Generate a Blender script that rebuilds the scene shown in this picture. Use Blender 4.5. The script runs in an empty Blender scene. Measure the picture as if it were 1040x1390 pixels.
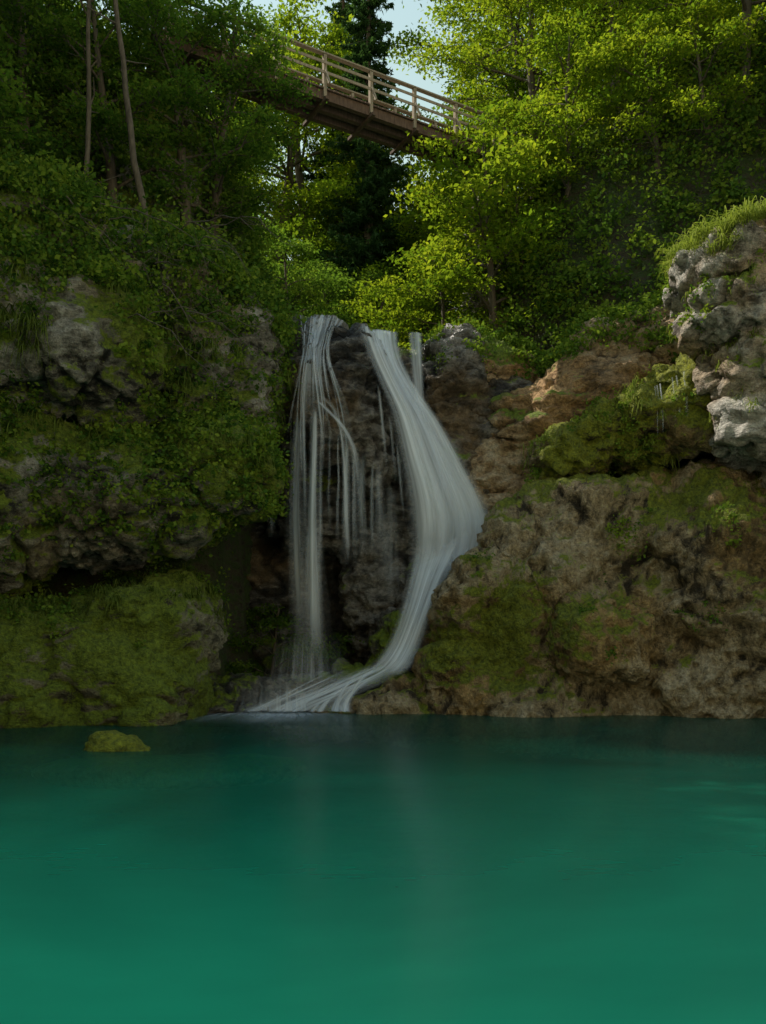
import bpy, math, numpy as np
from mathutils import Vector
from mathutils.bvhtree import BVHTree
rng = np.random.default_rng(7)
scene = bpy.context.scene

# ---------------------------------------------------------------- noise
def _h(ix, iy, iz, s):
    h = (ix.astype(np.int64)*73856093) ^ (iy.astype(np.int64)*19349663) ^ (iz.astype(np.int64)*83492791) ^ (s*2654435761)
    h &= 0xFFFFFFFF
    h = ((h ^ (h >> 15))*2246822519) & 0xFFFFFFFF
    h = ((h ^ (h >> 13))*3266489917) & 0xFFFFFFFF
    h ^= (h >> 16)
    return h/4294967295.0
def vnoise(p, s=0):
    i = np.floor(p).astype(np.int64); f = p-i; f = f*f*f*(f*(f*6-15)+10)
    r = 0
    for dx in (0, 1):
        wx = f[:, 0] if dx else 1-f[:, 0]
        for dy in (0, 1):
            wy = f[:, 1] if dy else 1-f[:, 1]
            for dz in (0, 1):
                wz = f[:, 2] if dz else 1-f[:, 2]
                r = r+wx*wy*wz*_h(i[:, 0]+dx, i[:, 1]+dy, i[:, 2]+dz, s)
    return r*2-1
def fbm(p, o=4, s=0, g=0.5):
    a = 1; t = 0; n = 0
    for k in range(o):
        t = t+a*vnoise(p*(2.03**k)+k*7.3, s+k); n += a; a *= g
    return t/n
def cell(p, s=0):
    i = np.floor(p).astype(np.int64); N = len(p)
    f1 = np.full(N, 9.); f2 = np.full(N, 9.); cid = np.zeros(N)
    for dx in (-1, 0, 1):
        for dy in (-1, 0, 1):
            for dz in (-1, 0, 1):
                a, b, c = i[:, 0]+dx, i[:, 1]+dy, i[:, 2]+dz
                q = np.stack([a+_h(a, b, c, s+11), b+_h(a, b, c, s+12), c+_h(a, b, c, s+13)], 1)
                d = np.linalg.norm(q-p, axis=1)
                m = d < f1
                f2 = np.where(m, f1, np.minimum(f2, d)); cid = np.where(m, _h(a, b, c, s+14), cid); f1 = np.where(m, d, f1)
    return f1, f2, cid
def sstep(a, b, x):
    t = np.clip((x-a)/(b-a), 0, 1); return t*t*(3-2*t)

# ---------------------------------------------------------------- mesh helpers
def set_attr(me, name, val):
    a = me.attributes.new(name, 'FLOAT', 'POINT'); a.data.foreach_set('value', np.asarray(val, np.float32))
def make_mesh(name, V, F, mats=(), midx=None, tint=None, uv=None, smooth=True):
    me = bpy.data.meshes.new(name)
    if not isinstance(F, list): F = [F]
    F = [f for f in F if len(f)]
    me.vertices.add(len(V)); me.vertices.foreach_set('co', np.asarray(V, np.float32).ravel())
    loops = np.concatenate([f.ravel() for f in F]).astype(np.int32)
    cnt = np.concatenate([np.full(len(f), f.shape[1]) for f in F]).astype(np.int32)
    me.loops.add(len(loops)); me.loops.foreach_set('vertex_index', loops)
    me.polygons.add(len(cnt))
    st = np.concatenate([[0], np.cumsum(cnt)[:-1]]).astype(np.int32)
    me.polygons.foreach_set('loop_start', st); me.polygons.foreach_set('loop_total', cnt)
    for m in mats: me.materials.append(m)
    if midx is not None: me.polygons.foreach_set('material_index', np.asarray(midx, np.int32))
    me.update(calc_edges=True)
    me.polygons.foreach_set('use_smooth', np.full(len(cnt), smooth))
    if tint is not None: set_attr(me, 'tint', tint)
    if uv is not None:
        l = me.uv_layers.new(name='UVMap'); l.data.foreach_set('uv', np.asarray(uv, np.float32)[loops].ravel())
    return me
def add_obj(name, me, parent=None):
    o = bpy.data.objects.new(name, me); scene.collection.objects.link(o)
    if parent: o.parent = parent
    return o

# ---------------------------------------------------------------- materials
def newmat(name):
    m = bpy.data.materials.new(name); m.use_nodes = True
    nt = m.node_tree; nt.nodes.clear()
    return m, nt, nt.nodes, nt.links
def N(nodes, t, **kw):
    n = nodes.new(t)
    for k, v in kw.items(): setattr(n, k, v)
    return n
def ramp(nodes, stops):
    r = nodes.new('ShaderNodeValToRGB'); e = r.color_ramp.elements
    while len(e) > 1: e.remove(e[-1])
    e[0].position = stops[0][0]; e[0].color = (*stops[0][1], 1)
    for p, c in stops[1:]:
        x = e.new(p); x.color = (*c, 1)
    return r
def noise(nodes, links, co, scale, detail=6, rough=0.6, dist=0.0):
    n = nodes.new('ShaderNodeTexNoise'); n.inputs['Scale'].default_value = scale
    n.inputs['Detail'].default_value = detail; n.inputs['Roughness'].default_value = rough; n.inputs['Distortion'].default_value = dist
    links.new(co, n.inputs['Vector']); return n
def rock_mat(name, c_dark, c_mid, c_light, stain, mossA, mossB, rough=0.85, stretch=(1, 1, 2.2), bump=0.12):
    m, nt, ns, ls = newmat(name)
    out = N(ns, 'ShaderNodeOutputMaterial'); b = N(ns, 'ShaderNodeBsdfPrincipled'); ls.new(b.outputs[0], out.inputs[0])
    tc = N(ns, 'ShaderNodeTexCoord'); co = tc.outputs['Object']
    mp = N(ns, 'ShaderNodeMapping'); mp.inputs['Scale'].default_value = stretch; mp.inputs['Rotation'].default_value = (0.15, 0.25, 0); ls.new(co, mp.inputs[0])
    nA = noise(ns, ls, mp.outputs[0], 1.7, 6, 0.72, 0.3)
    nB = noise(ns, ls, co, 8.5, 3, 0.75)
    def attr(n): return N(ns, 'ShaderNodeAttribute', attribute_name=n).outputs['Fac']
    def ma(op, a, bb, c=None, clamp=False):
        k = N(ns, 'ShaderNodeMath', operation=op, use_clamp=clamp)
        for i, v in enumerate((a, bb, c)):
            if v is None: continue
            if isinstance(v, (int, float)): k.inputs[i].default_value = v
            else: ls.new(v, k.inputs[i])
        return k.outputs[0]
    tone = ma('ADD', ma('MULTIPLY_ADD', nA.outputs[0], 2.4, -1.2), attr('tone'))
    r1 = ramp(ns, [(0.1, c_dark), (0.5, c_mid), (0.9, c_light)]); ls.new(tone, r1.inputs[0])
    mx = N(ns, 'ShaderNodeMix', data_type='RGBA'); ls.new(attr('stain'), mx.inputs[0]); ls.new(r1.outputs[0], mx.inputs[6])
    r1b = ramp(ns, [(0.1, tuple(c*0.3 for c in stain)), (0.8, stain)]); ls.new(tone, r1b.inputs[0]); ls.new(r1b.outputs[0], mx.inputs[7])
    r5 = ramp(ns, [(0.3, (0.45, 0.45, 0.45)), (0.7, (1.35, 1.35, 1.35))]); ls.new(nB.outputs[0], r5.inputs[0])
    mg = N(ns, 'ShaderNodeMix', data_type='RGBA', blend_type='MULTIPLY'); mg.inputs[0].default_value = 1
    ls.new(mx.outputs[2], mg.inputs[6]); ls.new(r5.outputs[0], mg.inputs[7])
    mo = ma('ADD', attr('moss'), ma('ADD', ma('MULTIPLY_ADD', nA.outputs[0], 2.2, -1.1), ma('MULTIPLY_ADD', nB.outputs[0], 1.0, -0.5)), clamp=True)
    mo2 = N(ns, 'ShaderNodeMapRange', interpolation_type='SMOOTHSTEP'); mo2.inputs[1].default_value = 0.35; mo2.inputs[2].default_value = 0.7; ls.new(mo, mo2.inputs[0])
    r4 = ramp(ns, [(0.32, mossA), (0.68, mossB)]); ls.new(nB.outputs[0], r4.inputs[0])
    mm = N(ns, 'ShaderNodeMix', data_type='RGBA'); ls.new(mo2.outputs[0], mm.inputs[0]); ls.new(mg.outputs[2], mm.inputs[6]); ls.new(r4.outputs[0], mm.inputs[7])
    ls.new(mm.outputs[2], b.inputs['Base Color'])
    b.inputs['Roughness'].default_value = rough
    hb = ma('MULTIPLY_ADD', nA.outputs[0], 2.6, nB.outputs[0])
    bp = N(ns, 'ShaderNodeBump'); bp.inputs['Strength'].default_value = 1.0; bp.inputs['Distance'].default_value = bump
    ls.new(hb, bp.inputs['Height']); ls.new(bp.outputs[0], b.inputs['Normal'])
    return m
def leaf_mat(name, stops, trans=0.45, tmul=(1.5, 1.6, 0.8)):
    m, nt, ns, ls = newmat(name)
    out = N(ns, 'ShaderNodeOutputMaterial')
    at = N(ns, 'ShaderNodeAttribute', attribute_name='tint')
    r = ramp(ns, stops); ls.new(at.outputs['Fac'], r.inputs[0])
    d = N(ns, 'ShaderNodeBsdfDiffuse')
    ls.new(r.outputs[0], d.inputs[0])
    mu = N(ns, 'ShaderNodeMix', data_type='RGBA', blend_type='MULTIPLY'); mu.inputs[0].default_value = 1; ls.new(r.outputs[0], mu.inputs[6]); mu.inputs[7].default_value = (*tmul, 1)
    t = N(ns, 'ShaderNodeBsdfTranslucent'); ls.new(mu.outputs[2], t.inputs[0])
    mx = N(ns, 'ShaderNodeMixShader'); mx.inputs[0].default_value = trans
    ls.new(d.outputs[0], mx.inputs[1]); ls.new(t.outputs[0], mx.inputs[2]); ls.new(mx.outputs[0], out.inputs[0])
    return m
def bark_mat(name, c1, c2):
    m, nt, ns, ls = newmat(name)
    out = N(ns, 'ShaderNodeOutputMaterial'); b = N(ns, 'ShaderNodeBsdfPrincipled'); ls.new(b.outputs[0], out.inputs[0])
    tc = N(ns, 'ShaderNodeTexCoord'); mp = N(ns, 'ShaderNodeMapping'); mp.inputs['Scale'].default_value = (6, 6, 1.2); ls.new(tc.outputs['Object'], mp.inputs[0])
    n = noise(ns, ls, mp.outputs[0], 2, 4, 0.7); r = ramp(ns, [(0.3, c1), (0.7, c2)]); ls.new(n.outputs[0], r.inputs[0]); ls.new(r.outputs[0], b.inputs['Base Color'])
    b.inputs['Roughness'].default_value = 0.9
    return m

MOSS_D = ((0.06, 0.085, 0.008), (0.24, 0.31, 0.025))
MOSS_B = ((0.09, 0.11, 0.008), (0.38, 0.40, 0.025))
M_left = rock_mat('rock_grey', (0.035, 0.032, 0.028), (0.27, 0.25, 0.215), (0.50, 0.47, 0.43), (0.31, 0.25, 0.16), *MOSS_D)
M_lboul = rock_mat('boulder_moss_heavy', (0.05, 0.045, 0.03), (0.25, 0.23, 0.155), (0.44, 0.41, 0.31), (0.25, 0.21, 0.10), *MOSS_D)
M_wet = rock_mat('rock_wet', (0.014, 0.013, 0.013), (0.09, 0.079, 0.07), (0.33, 0.30, 0.275), (0.25, 0.165, 0.085), *MOSS_D, rough=0.28)
M_right = rock_mat('rock_brown', (0.05, 0.035, 0.018), (0.43, 0.32, 0.18), (0.60, 0.49, 0.33), (0.56, 0.35, 0.13), (0.07, 0.09, 0.008), (0.31, 0.34, 0.025), stretch=(1.3, 1.3, 0.9), bump=0.2)
M_tufa = rock_mat('tufa_moss', (0.05, 0.04, 0.02), (0.22, 0.17, 0.08), (0.38, 0.30, 0.16), (0.36, 0.23, 0.08), *MOSS_B, bump=0.2)
M_lime = rock_mat('limestone', (0.08, 0.068, 0.055), (0.40, 0.365, 0.315), (0.58, 0.54, 0.48), (0.46, 0.32, 0.18), *MOSS_D, bump=0.1)
M_slope = rock_mat('rock_tan', (0.12, 0.08, 0.045), (0.50, 0.33, 0.18), (0.60, 0.46, 0.30), (0.54, 0.31, 0.13), *MOSS_D)
M_ground = rock_mat('forest_floor', (0.035, 0.03, 0.02), (0.09, 0.075, 0.045), (0.2, 0.17, 0.12), (0.1, 0.08, 0.04), (0.025, 0.045, 0.01), (0.06, 0.10, 0.018))
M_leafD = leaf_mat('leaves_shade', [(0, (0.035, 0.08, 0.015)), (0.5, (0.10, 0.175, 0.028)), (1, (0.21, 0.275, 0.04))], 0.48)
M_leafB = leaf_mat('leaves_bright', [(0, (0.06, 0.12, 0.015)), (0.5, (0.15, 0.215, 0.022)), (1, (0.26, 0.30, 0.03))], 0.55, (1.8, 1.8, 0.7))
M_ivy = leaf_mat('undergrowth_leaves', [(0, (0.03, 0.072, 0.018)), (0.5, (0.10, 0.18, 0.03)), (1, (0.23, 0.30, 0.04))], 0.35)
M_needle = leaf_mat('spruce_needles', [(0, (0.03, 0.065, 0.026)), (1, (0.08, 0.15, 0.055))], 0.3)
M_grass = leaf_mat('grass_blades', [(0, (0.07, 0.11, 0.02)), (1, (0.28, 0.32, 0.07))], 0.35)
M_bark = bark_mat('bark', (0.05, 0.04, 0.03), (0.17, 0.135, 0.10))
M_wood = bark_mat('weathered_wood', (0.22, 0.17, 0.115), (0.45, 0.37, 0.28))
M_girder = bark_mat('dark_timber', (0.07, 0.042, 0.03), (0.19, 0.12, 0.085))

# ---------------------------------------------------------------- terrain
def G(x, y):
    x = np.asarray(x, float); y = np.asarray(y, float)
    yf = np.interp(x, [-14, -6.5, -4.5, 4, 6, 9, 14], [28.0, 29.5, 36.5, 37, 35.2, 33, 31])
    s = np.maximum(y-yf, np.where(x < 0, -12.5-x, x-14.0))
    xc = 0.4
    t = np.maximum(np.abs(x-xc)-2.6, 0)
    ex = np.minimum(1.8*t, 9.5)+0.55*np.maximum(t-5.3, 0)
    ex = ex*sstep(0.8, 6, s)
    # unseen side walls lowered downstream of the pool, shaped to let sky light in
    op = np.where(x < 0, sstep(9, 17, y), sstep(20, 27, y))
    op = 0.07+0.93*op
    sh = sstep(36, 41, y)*sstep(-3, -6, x)*sstep(75, 60, y)  # hidden left shoulder, lowered so sunlight reaches the rocks opposite
    far = 0.45*np.maximum(y-58, 0)
    z = 15.9*sstep(-0.2, 2.6, s)+ex*(1-0.55*sh)+far*sstep(0, 2, s)
    z = -1.7+z*op
    z = np.where(z > 30, 30+8*np.tanh((z-30)/14), z)
    back = 3.0*sstep(4, 10, -y)
    z = np.maximum(z, -1.7+back)
    z = np.where((np.abs(x) > 15) & (y < 22), np.maximum(z, 0.4+0.2*(np.abs(x) > 17)), z)
    p = np.stack([x*0.16, y*0.16, np.zeros_like(x)], -1).reshape(-1, 3)
    nz = fbm(p, 4, 5).reshape(x.shape)
    return z+nz*1.6*sstep(0.5, 3, s)*op
def axis(segs):
    out = []
    for a, b, st in segs: out.append(np.arange(a, b, st))
    return np.concatenate(out+[[segs[-1][1]]])
gx = axis([(-420, -100, 20), (-100, -32, 4), (-32, 32, 0.5), (32, 100, 4), (100, 420, 20)])
gy = axis([(-400, -60, 20), (-60, -10, 3), (-10, 20, 1), (20, 70, 0.5), (70, 130, 4), (130, 430, 20)])
X, Y = np.meshgrid(gx, gy); Z = G(X, Y)
nx, ny = len(gx), len(gy)
idx = np.arange(nx*ny).reshape(ny, nx)
F = np.stack([idx[:-1, :-1].ravel(), idx[:-1, 1:].ravel(), idx[1:, 1:].ravel(), idx[1:, :-1].ravel()], 1)
TV = np.stack([X.ravel(), Y.ravel(), Z.ravel()], 1)
near = (np.abs(TV[:, 0]) < 33) & (TV[:, 1] > 20) & (TV[:, 1] < 72)
TV[near] += 0.35*np.stack([fbm(TV[near]*0.6, 3, 31), fbm(TV[near]*0.6, 3, 41), fbm(TV[near]*0.6, 3, 51)], 1)
is_bounce = (TV[:, 1] < -3) | ((np.abs(TV[:, 0]) > 12) & (TV[:, 1] < 9)) | ((TV[:, 0] > 12) & (TV[:, 1] < 19))  # unseen pale banks, added to bounce sunlight into the gorge
ter_me = make_mesh('terrain', TV, F, [M_ground, M_lime], midx=is_bounce[F[:, 0]].astype(int))
set_attr(ter_me, 'tone', np.where(is_bounce, 0.8, 0.5)+0.3*fbm(TV*0.3, 3, 1)); set_attr(ter_me, 'stain', np.zeros(len(TV))); set_attr(ter_me, 'moss', np.where(is_bounce, -0.6, 0.55)+0.5*fbm(TV*0.3, 3, 2))
terrain = add_obj('terrain', ter_me)

# ---------------------------------------------------------------- rocks
import bmesh
bm = bmesh.new(); bmesh.ops.create_icosphere(bm, subdivisions=4, radius=1)
ICO_V = np.array([v.co[:] for v in bm.verts]); ICO_F = np.array([[v.index for v in f.verts] for f in bm.faces]); bm.free()
def rock(name, blobs, mat, voxel=0.09, big=0.45, blocks=0.35, fine=0.10, strata=0.0, seed=0, squash=(1, 1, 1.6), moss=0.4, stain=0.4, mossfn=None, stainfn=None, crack=0.75):
    Vs, Fs, o = [], [], 0
    for k, b in enumerate(blobs):
        c = np.array(b[:3]); r = np.array(b[3:6])
        v = np.sign(ICO_V)*np.abs(ICO_V)**0.86*r
        ty = math.radians(b[6]) if len(b) > 6 else 0
        ca, sa = math.cos(ty), math.sin(ty)
        v = np.stack([v[:, 0]*ca+v[:, 2]*sa, v[:, 1], -v[:, 0]*sa+v[:, 2]*ca], 1)
        Vs.append(v+c); Fs.append(ICO_F+o); o += len(v)
    me = make_mesh(name+'_raw', np.concatenate(Vs), np.concatenate(Fs))
    ob = add_obj(name, me)
    md = ob.modifiers.new('r', 'REMESH'); md.mode = 'VOXEL'; md.voxel_size = voxel
    ms = ob.modifiers.new('s', 'SMOOTH'); ms.iterations = 8; ms.factor = 0.6
    dg = bpy.context.evaluated_depsgraph_get()
    m2 = bpy.data.meshes.new_from_object(ob.evaluated_get(dg)); ob.modifiers.clear(); ob.data = m2; bpy.data.meshes.remove(me)
    n = len(m2.vertices)
    P = np.empty(n*3, np.float32); m2.vertices.foreach_get('co', P); P = P.reshape(-1, 3).astype(float)
    Nn = np.empty(n*3, np.float32); m2.vertices.foreach_get('normal', Nn); Nn = Nn.reshape(-1, 3)
    sq = np.array(squash)
    warp = 0.7*np.stack([fbm(P*0.5, 3, seed+61), fbm(P*0.5, 3, seed+62), fbm(P*0.5, 3, seed+63)], 1)
    d = big*fbm(P*0.38, 3, seed+1)
    f1, f2, cid = cell((P+warp)*0.55*sq, seed+2)
    c1 = np.exp(-((f2-f1)/0.10)**2)*sstep(-0.2, 0.3, fbm(P*0.7, 2, seed+9))
    d += blocks*((cid-0.5)*0.9*sstep(0, 0.15, f2-f1)-crack*c1)
    g1, g2, gid = cell((P+warp)*1.5*sq, seed+3)
    c2 = np.exp(-((g2-g1)/0.14)**2)*sstep(-0.1, 0.3, fbm(P*1.1, 2, seed+19))
    d += blocks*0.4*((gid-0.5)*0.9*sstep(0, 0.2, g2-g1)-crack*c2)
    if strata:
        zz = P[:, 2]+0.25*P[:, 0]*0.5+0.8*warp[:, 0]
        d += strata*(np.abs(((zz*1.25) % 1)-0.5)*2-0.5)
    rd = 1-2*np.abs(fbm(P*1.7, 4, seed+4))
    d += fine*rd+fine*0.8*fbm(P*3.8, 3, seed+5)
    P += Nn*d[:, None]
    m2.vertices.foreach_set('co', P.astype(np.float32).ravel()); m2.materials.clear(); m2.materials.append(mat)
    m2.polygons.foreach_set('use_smooth', np.ones(len(m2.polygons), bool)); m2.update()
    m2.vertices.foreach_get('normal', (nb := np.empty(n*3, np.float32))); nb = nb.reshape(-1, 3)
    set_attr(m2, 'tone', 0.5+0.5*fbm(P*0.5, 4, seed+21)+0.2*rd-0.4*c1-0.25*c2)
    st = sstep(0.0, 0.35, fbm(P*0.35, 4, seed+22)+stain-0.4)*0.85
    if stainfn is not None: st = np.clip(st+stainfn(P), 0, 1)
    set_attr(m2, 'stain', st)
    mo = 0.5+2.2*(0.7*fbm(P*0.45, 4, seed+23)+0.32*nb[:, 2]+moss-0.5)
    if mossfn is not None: mo = mo+mossfn(P)
    set_attr(m2, 'moss', np.clip(mo, -0.8, 1.8))
    m2.name = name
    return ob

lb = rock('mossy_boulder', [(-8.2, 28, 1.2, 2.7, 3.1, 2.6), (-11.2, 27, 1.0, 3.0, 2.8, 2.3), (-6.7, 28, 2.9, 1.4, 2.2, 1.5, 15), (-6.5, 27.8, 0.5, 0.8, 2.0, 1.2), (-9.4, 26.3, 2.2, 1.6, 1.5, 1.1), (-7.6, 26.4, 3.2, 1.2, 1.3, 0.8), (-7.2, 25.9, 0.3, 1.0, 0.9, 0.6), (-14.5, 27, 2, 3, 3, 3.2)], M_lboul, big=0.6, blocks=0.28, fine=0.14, seed=100, moss=0.62)
lc = rock('overhanging_cliff', [(-5.2, 28.4, 7.9, 1.6, 2.3, 1.5, -15), (-6.8, 28.5, 6.7, 1.9, 2.3, 1.5), (-9, 27.7, 6.8, 2.6, 2.4, 2.1), (-12.2, 27, 7, 3, 2.6, 3.2),
    (-8.9, 26.7, 11.0, 2.3, 2.3, 1.8), (-11.7, 26.5, 11.5, 2.5, 2.5, 3), (-6.2, 29.6, 10.8, 1.8, 2.2, 2.6), (-5, 31.2, 11.8, 1.35, 2.4, 2.8), (-8, 29.2, 13.9, 2.9, 2.4, 1.8), (-12, 28, 14, 4, 3, 2.5), (-9.0, 33.6, 4, 2.6, 3, 5)],
    M_left, big=0.6, blocks=0.42, strata=0.12, fine=0.14, seed=200, moss=0.45, mossfn=lambda P: 0.9*sstep(-8, -4.5, P[:, 0])*sstep(11, 8.5, P[:, 2]))
wr = rock('waterfall_rock', [(-1.7, 32.9, 11.5, 1.9, 1.7, 2.5), (-3.5, 33.9, 12.0, 1.6, 1.8, 2.5), (-2.6, 34.1, 13.5, 1.8, 1.9, 1.3), (-0.5, 33.6, 9.9, 1.3, 1.5, 2.0),
    (0.4, 35.9, 12.5, 1.9, 1.7, 1.7), (2.9, 35.4, 11.6, 1.5, 1.8, 3.2), (4.8, 35.6, 10, 2.4, 2, 3.2), (2.0, 35.0, 7.6, 2.7, 1.7, 3.6), (0.2, 35.0, 5.5, 1.9, 1.5, 4.4), (-2.2, 35.3, 8.2, 2.6, 1.6, 2.3),
    (-5, 37, 6, 3.8, 1.8, 9), (0, 37.5, 5, 5, 1.6, 8), (2.0, 33.2, 4.3, 1.5, 1.5, 1.3), (0.9, 32.6, 2.1, 1.5, 1.5, 1.6), (-0.8, 32, 0.6, 2, 1.4, 1), (-2.8, 32.6, 0.2, 2.6, 2, 0.9), (-5.8, 31.6, 0.1, 2, 2, 0.9)],
    M_wet, big=0.45, blocks=0.34, strata=0.16, fine=0.18, seed=300, moss=0.22)
rb = rock('mossy_boulder.001', [(8.4, 32.2, 3.3, 5.0, 3.5, 5.0), (4.4, 31.4, 2.5, 2.6, 2.3, 3.2), (3.4, 31.1, 3.9, 1.7, 1.9, 1.6), (5.2, 31.7, 5.3, 1.8, 2.0, 1.7), (12.8, 31, 3.2, 4.5, 3.5, 5.4), (1.5, 31.1, 0.0, 2.6, 1.3, 1.2), (2.9, 30.4, 1.2, 1.6, 1.3, 1.4), (-0.9, 30.8, -0.1, 1.9, 0.9, 0.8), (6, 30, 0.1, 4.5, 1.5, 1.2), (9.5, 30.2, 5.5, 1.6, 1.8, 1.4), (7.3, 29.4, 2.4, 1.6, 1.7, 1.9), (10.5, 29.6, 1.5, 2.0, 1.4, 1.6)],
    M_right, big=0.95, blocks=0.24, fine=0.22, seed=400, squash=(1, 1, 1), moss=0.22, crack=0.6,
    mossfn=lambda P: 1.7*np.exp(-((P[:, 0]-3.9)/1.6)**2-((P[:, 2]-2.7)/1.8)**2)+0.5*sstep(6, 8.5, P[:, 2]))
tl = rock('tufa_ledge', [(8.0, 31.4, 9.6, 1.7, 1.5, 0.9, -20), (6.7, 31.5, 9.0, 1.2, 1.4, 0.9), (9.4, 30.9, 10.1, 1.3, 1.3, 0.9), (10.6, 31.3, 10.9, 1.3, 1.3, 1.0), (11.4, 31.0, 10.8, 1.4, 1.6, 1.6), (8.9, 31.2, 9.3, 1.3, 1.2, 0.7), (10.4, 30.7, 9.7, 1.2, 1.2, 0.7), (7.3, 30.8, 9.4, 0.8, 0.8, 0.5)], M_tufa, big=0.5, blocks=0.35, fine=0.28, seed=500, moss=0.68)
rc_ = rock('limestone_cliff', [(12.7, 28.7, 12.9, 2.9, 2.4, 1.3), (12.0, 28.9, 14.4, 2.5, 2.2, 1.0), (12.9, 28.8, 11.2, 2.4, 2.3, 1.2), (13.2, 28.8, 9.5, 2.3, 2.2, 1.2), (15.5, 29.4, 11, 3, 3, 6), (15.4, 29, 6, 2.8, 2.5, 4)],
    M_lime, big=0.45, blocks=0.42, strata=0.22, fine=0.15, seed=600, moss=0.15)
rs = rock('rock_slope', [(8.0, 32.9, 11.6, 2.3, 1.4, 1.1, -25), (6.6, 33.0, 10.8, 1.3, 1.2, 1.0), (7.8, 34.0, 11.9, 2.6, 1.8, 1.5, -25), (6, 34.4, 10.8, 2, 1.8, 1.5), (5.3, 34.8, 8.3, 2.6, 1.9, 2.6), (10, 34.4, 13.4, 3, 2, 1.6), (4.2, 36, 13.2, 2.2, 1.8, 1.4), (12.5, 33.8, 13.4, 3, 2.5, 2.4)],
    M_slope, big=0.4, blocks=0.3, strata=0.16, seed=700, moss=0.12, squash=(1, 1, 2.2), mossfn=lambda P: 1.2*sstep(12.5, 14, P[:, 2])*sstep(6.5, 4.5, P[:, 0]))
sr = rock('mossy_boulder.002', [(-5.85, 19.3, 0.0, 0.62, 0.5, 0.40), (-5.4, 19.2, -0.1, 0.45, 0.4, 0.25)], M_tufa, voxel=0.04, big=0.2, blocks=0.15, fine=0.06, seed=800, moss=0.75)
ss = rock('submerged_rock', [(-4.7, 18.2, -0.36, 2.5, 0.9, 0.3), (-3.4, 18.8, -0.37, 1.8, 0.8, 0.3)], M_right, voxel=0.08, big=0.06, blocks=0.05, fine=0.03, seed=900)

# ---------------------------------------------------------------- leaf builders
def leaves(C, size, flat=0.8, up=(0, 0, 1), aspect=0.55):
    n = len(C)
    nr = rng.normal(size=(n, 3))*(1-flat*0.55)+np.array(up)*flat
    nr /= np.linalg.norm(nr, axis=1)[:, None]
    a = np.cross(nr, rng.normal(size=(n, 3))); a /= np.linalg.norm(a, axis=1)[:, None]
    b = np.cross(nr, a)
    s = (size*rng.uniform(0.6, 1.35, n))[:, None]
    V = np.stack([C-a*s*0.5, C+b*s*aspect*0.5+nr*s*0.06, C+a*s*0.5-nr*s*0.08, C-b*s*aspect*0.5+nr*s*0.06], 1).reshape(-1, 3)
    Fq = np.arange(n*4).reshape(n, 4)
    return V, Fq
def tube(pts, rad, k=6):
    pts = np.asarray(pts, float); rad = np.asarray(rad, float); n = len(pts)
    d = np.gradient(pts, axis=0); d /= np.linalg.norm(d, axis=1)[:, None]+1e-9
    ref = np.where(np.abs(d[:, 2:3]) > 0.9, np.array([[1., 0, 0]]), np.array([[0, 0, 1.]]))
    u = np.cross(d, ref); u /= np.linalg.norm(u, axis=1)[:, None]; w = np.cross(d, u)
    an = np.arange(k)*2*math.pi/k
    V = pts[:, None]+rad[:, None, None]*(np.cos(an)[None, :, None]*u[:, None]+np.sin(an)[None, :, None]*w[:, None])
    i = np.arange(n*k).reshape(n, k)
    Fq = np.stack([i[:-1], np.roll(i[:-1], -1, 1), np.roll(i[1:], -1, 1), i[1:]], -1).reshape(-1, 4)
    return V.reshape(-1, 3), Fq
class Acc:
    def __init__(s): s.V = []; s.F = []; s.m = []; s.t = []; s.o = 0
    def add(s, V, F, mi, t):
        s.V.append(V); s.F.append(F+s.o); s.m.append(np.full(len(F), mi)); s.t.append(np.broadcast_to(t, (len(V),))); s.o += len(V)
    def mesh(s, name, mats, smooth=True):
        return make_mesh(name, np.concatenate(s.V), np.concatenate(s.F), mats, np.concatenate(s.m), np.concatenate(s.t), smooth=smooth)
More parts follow.
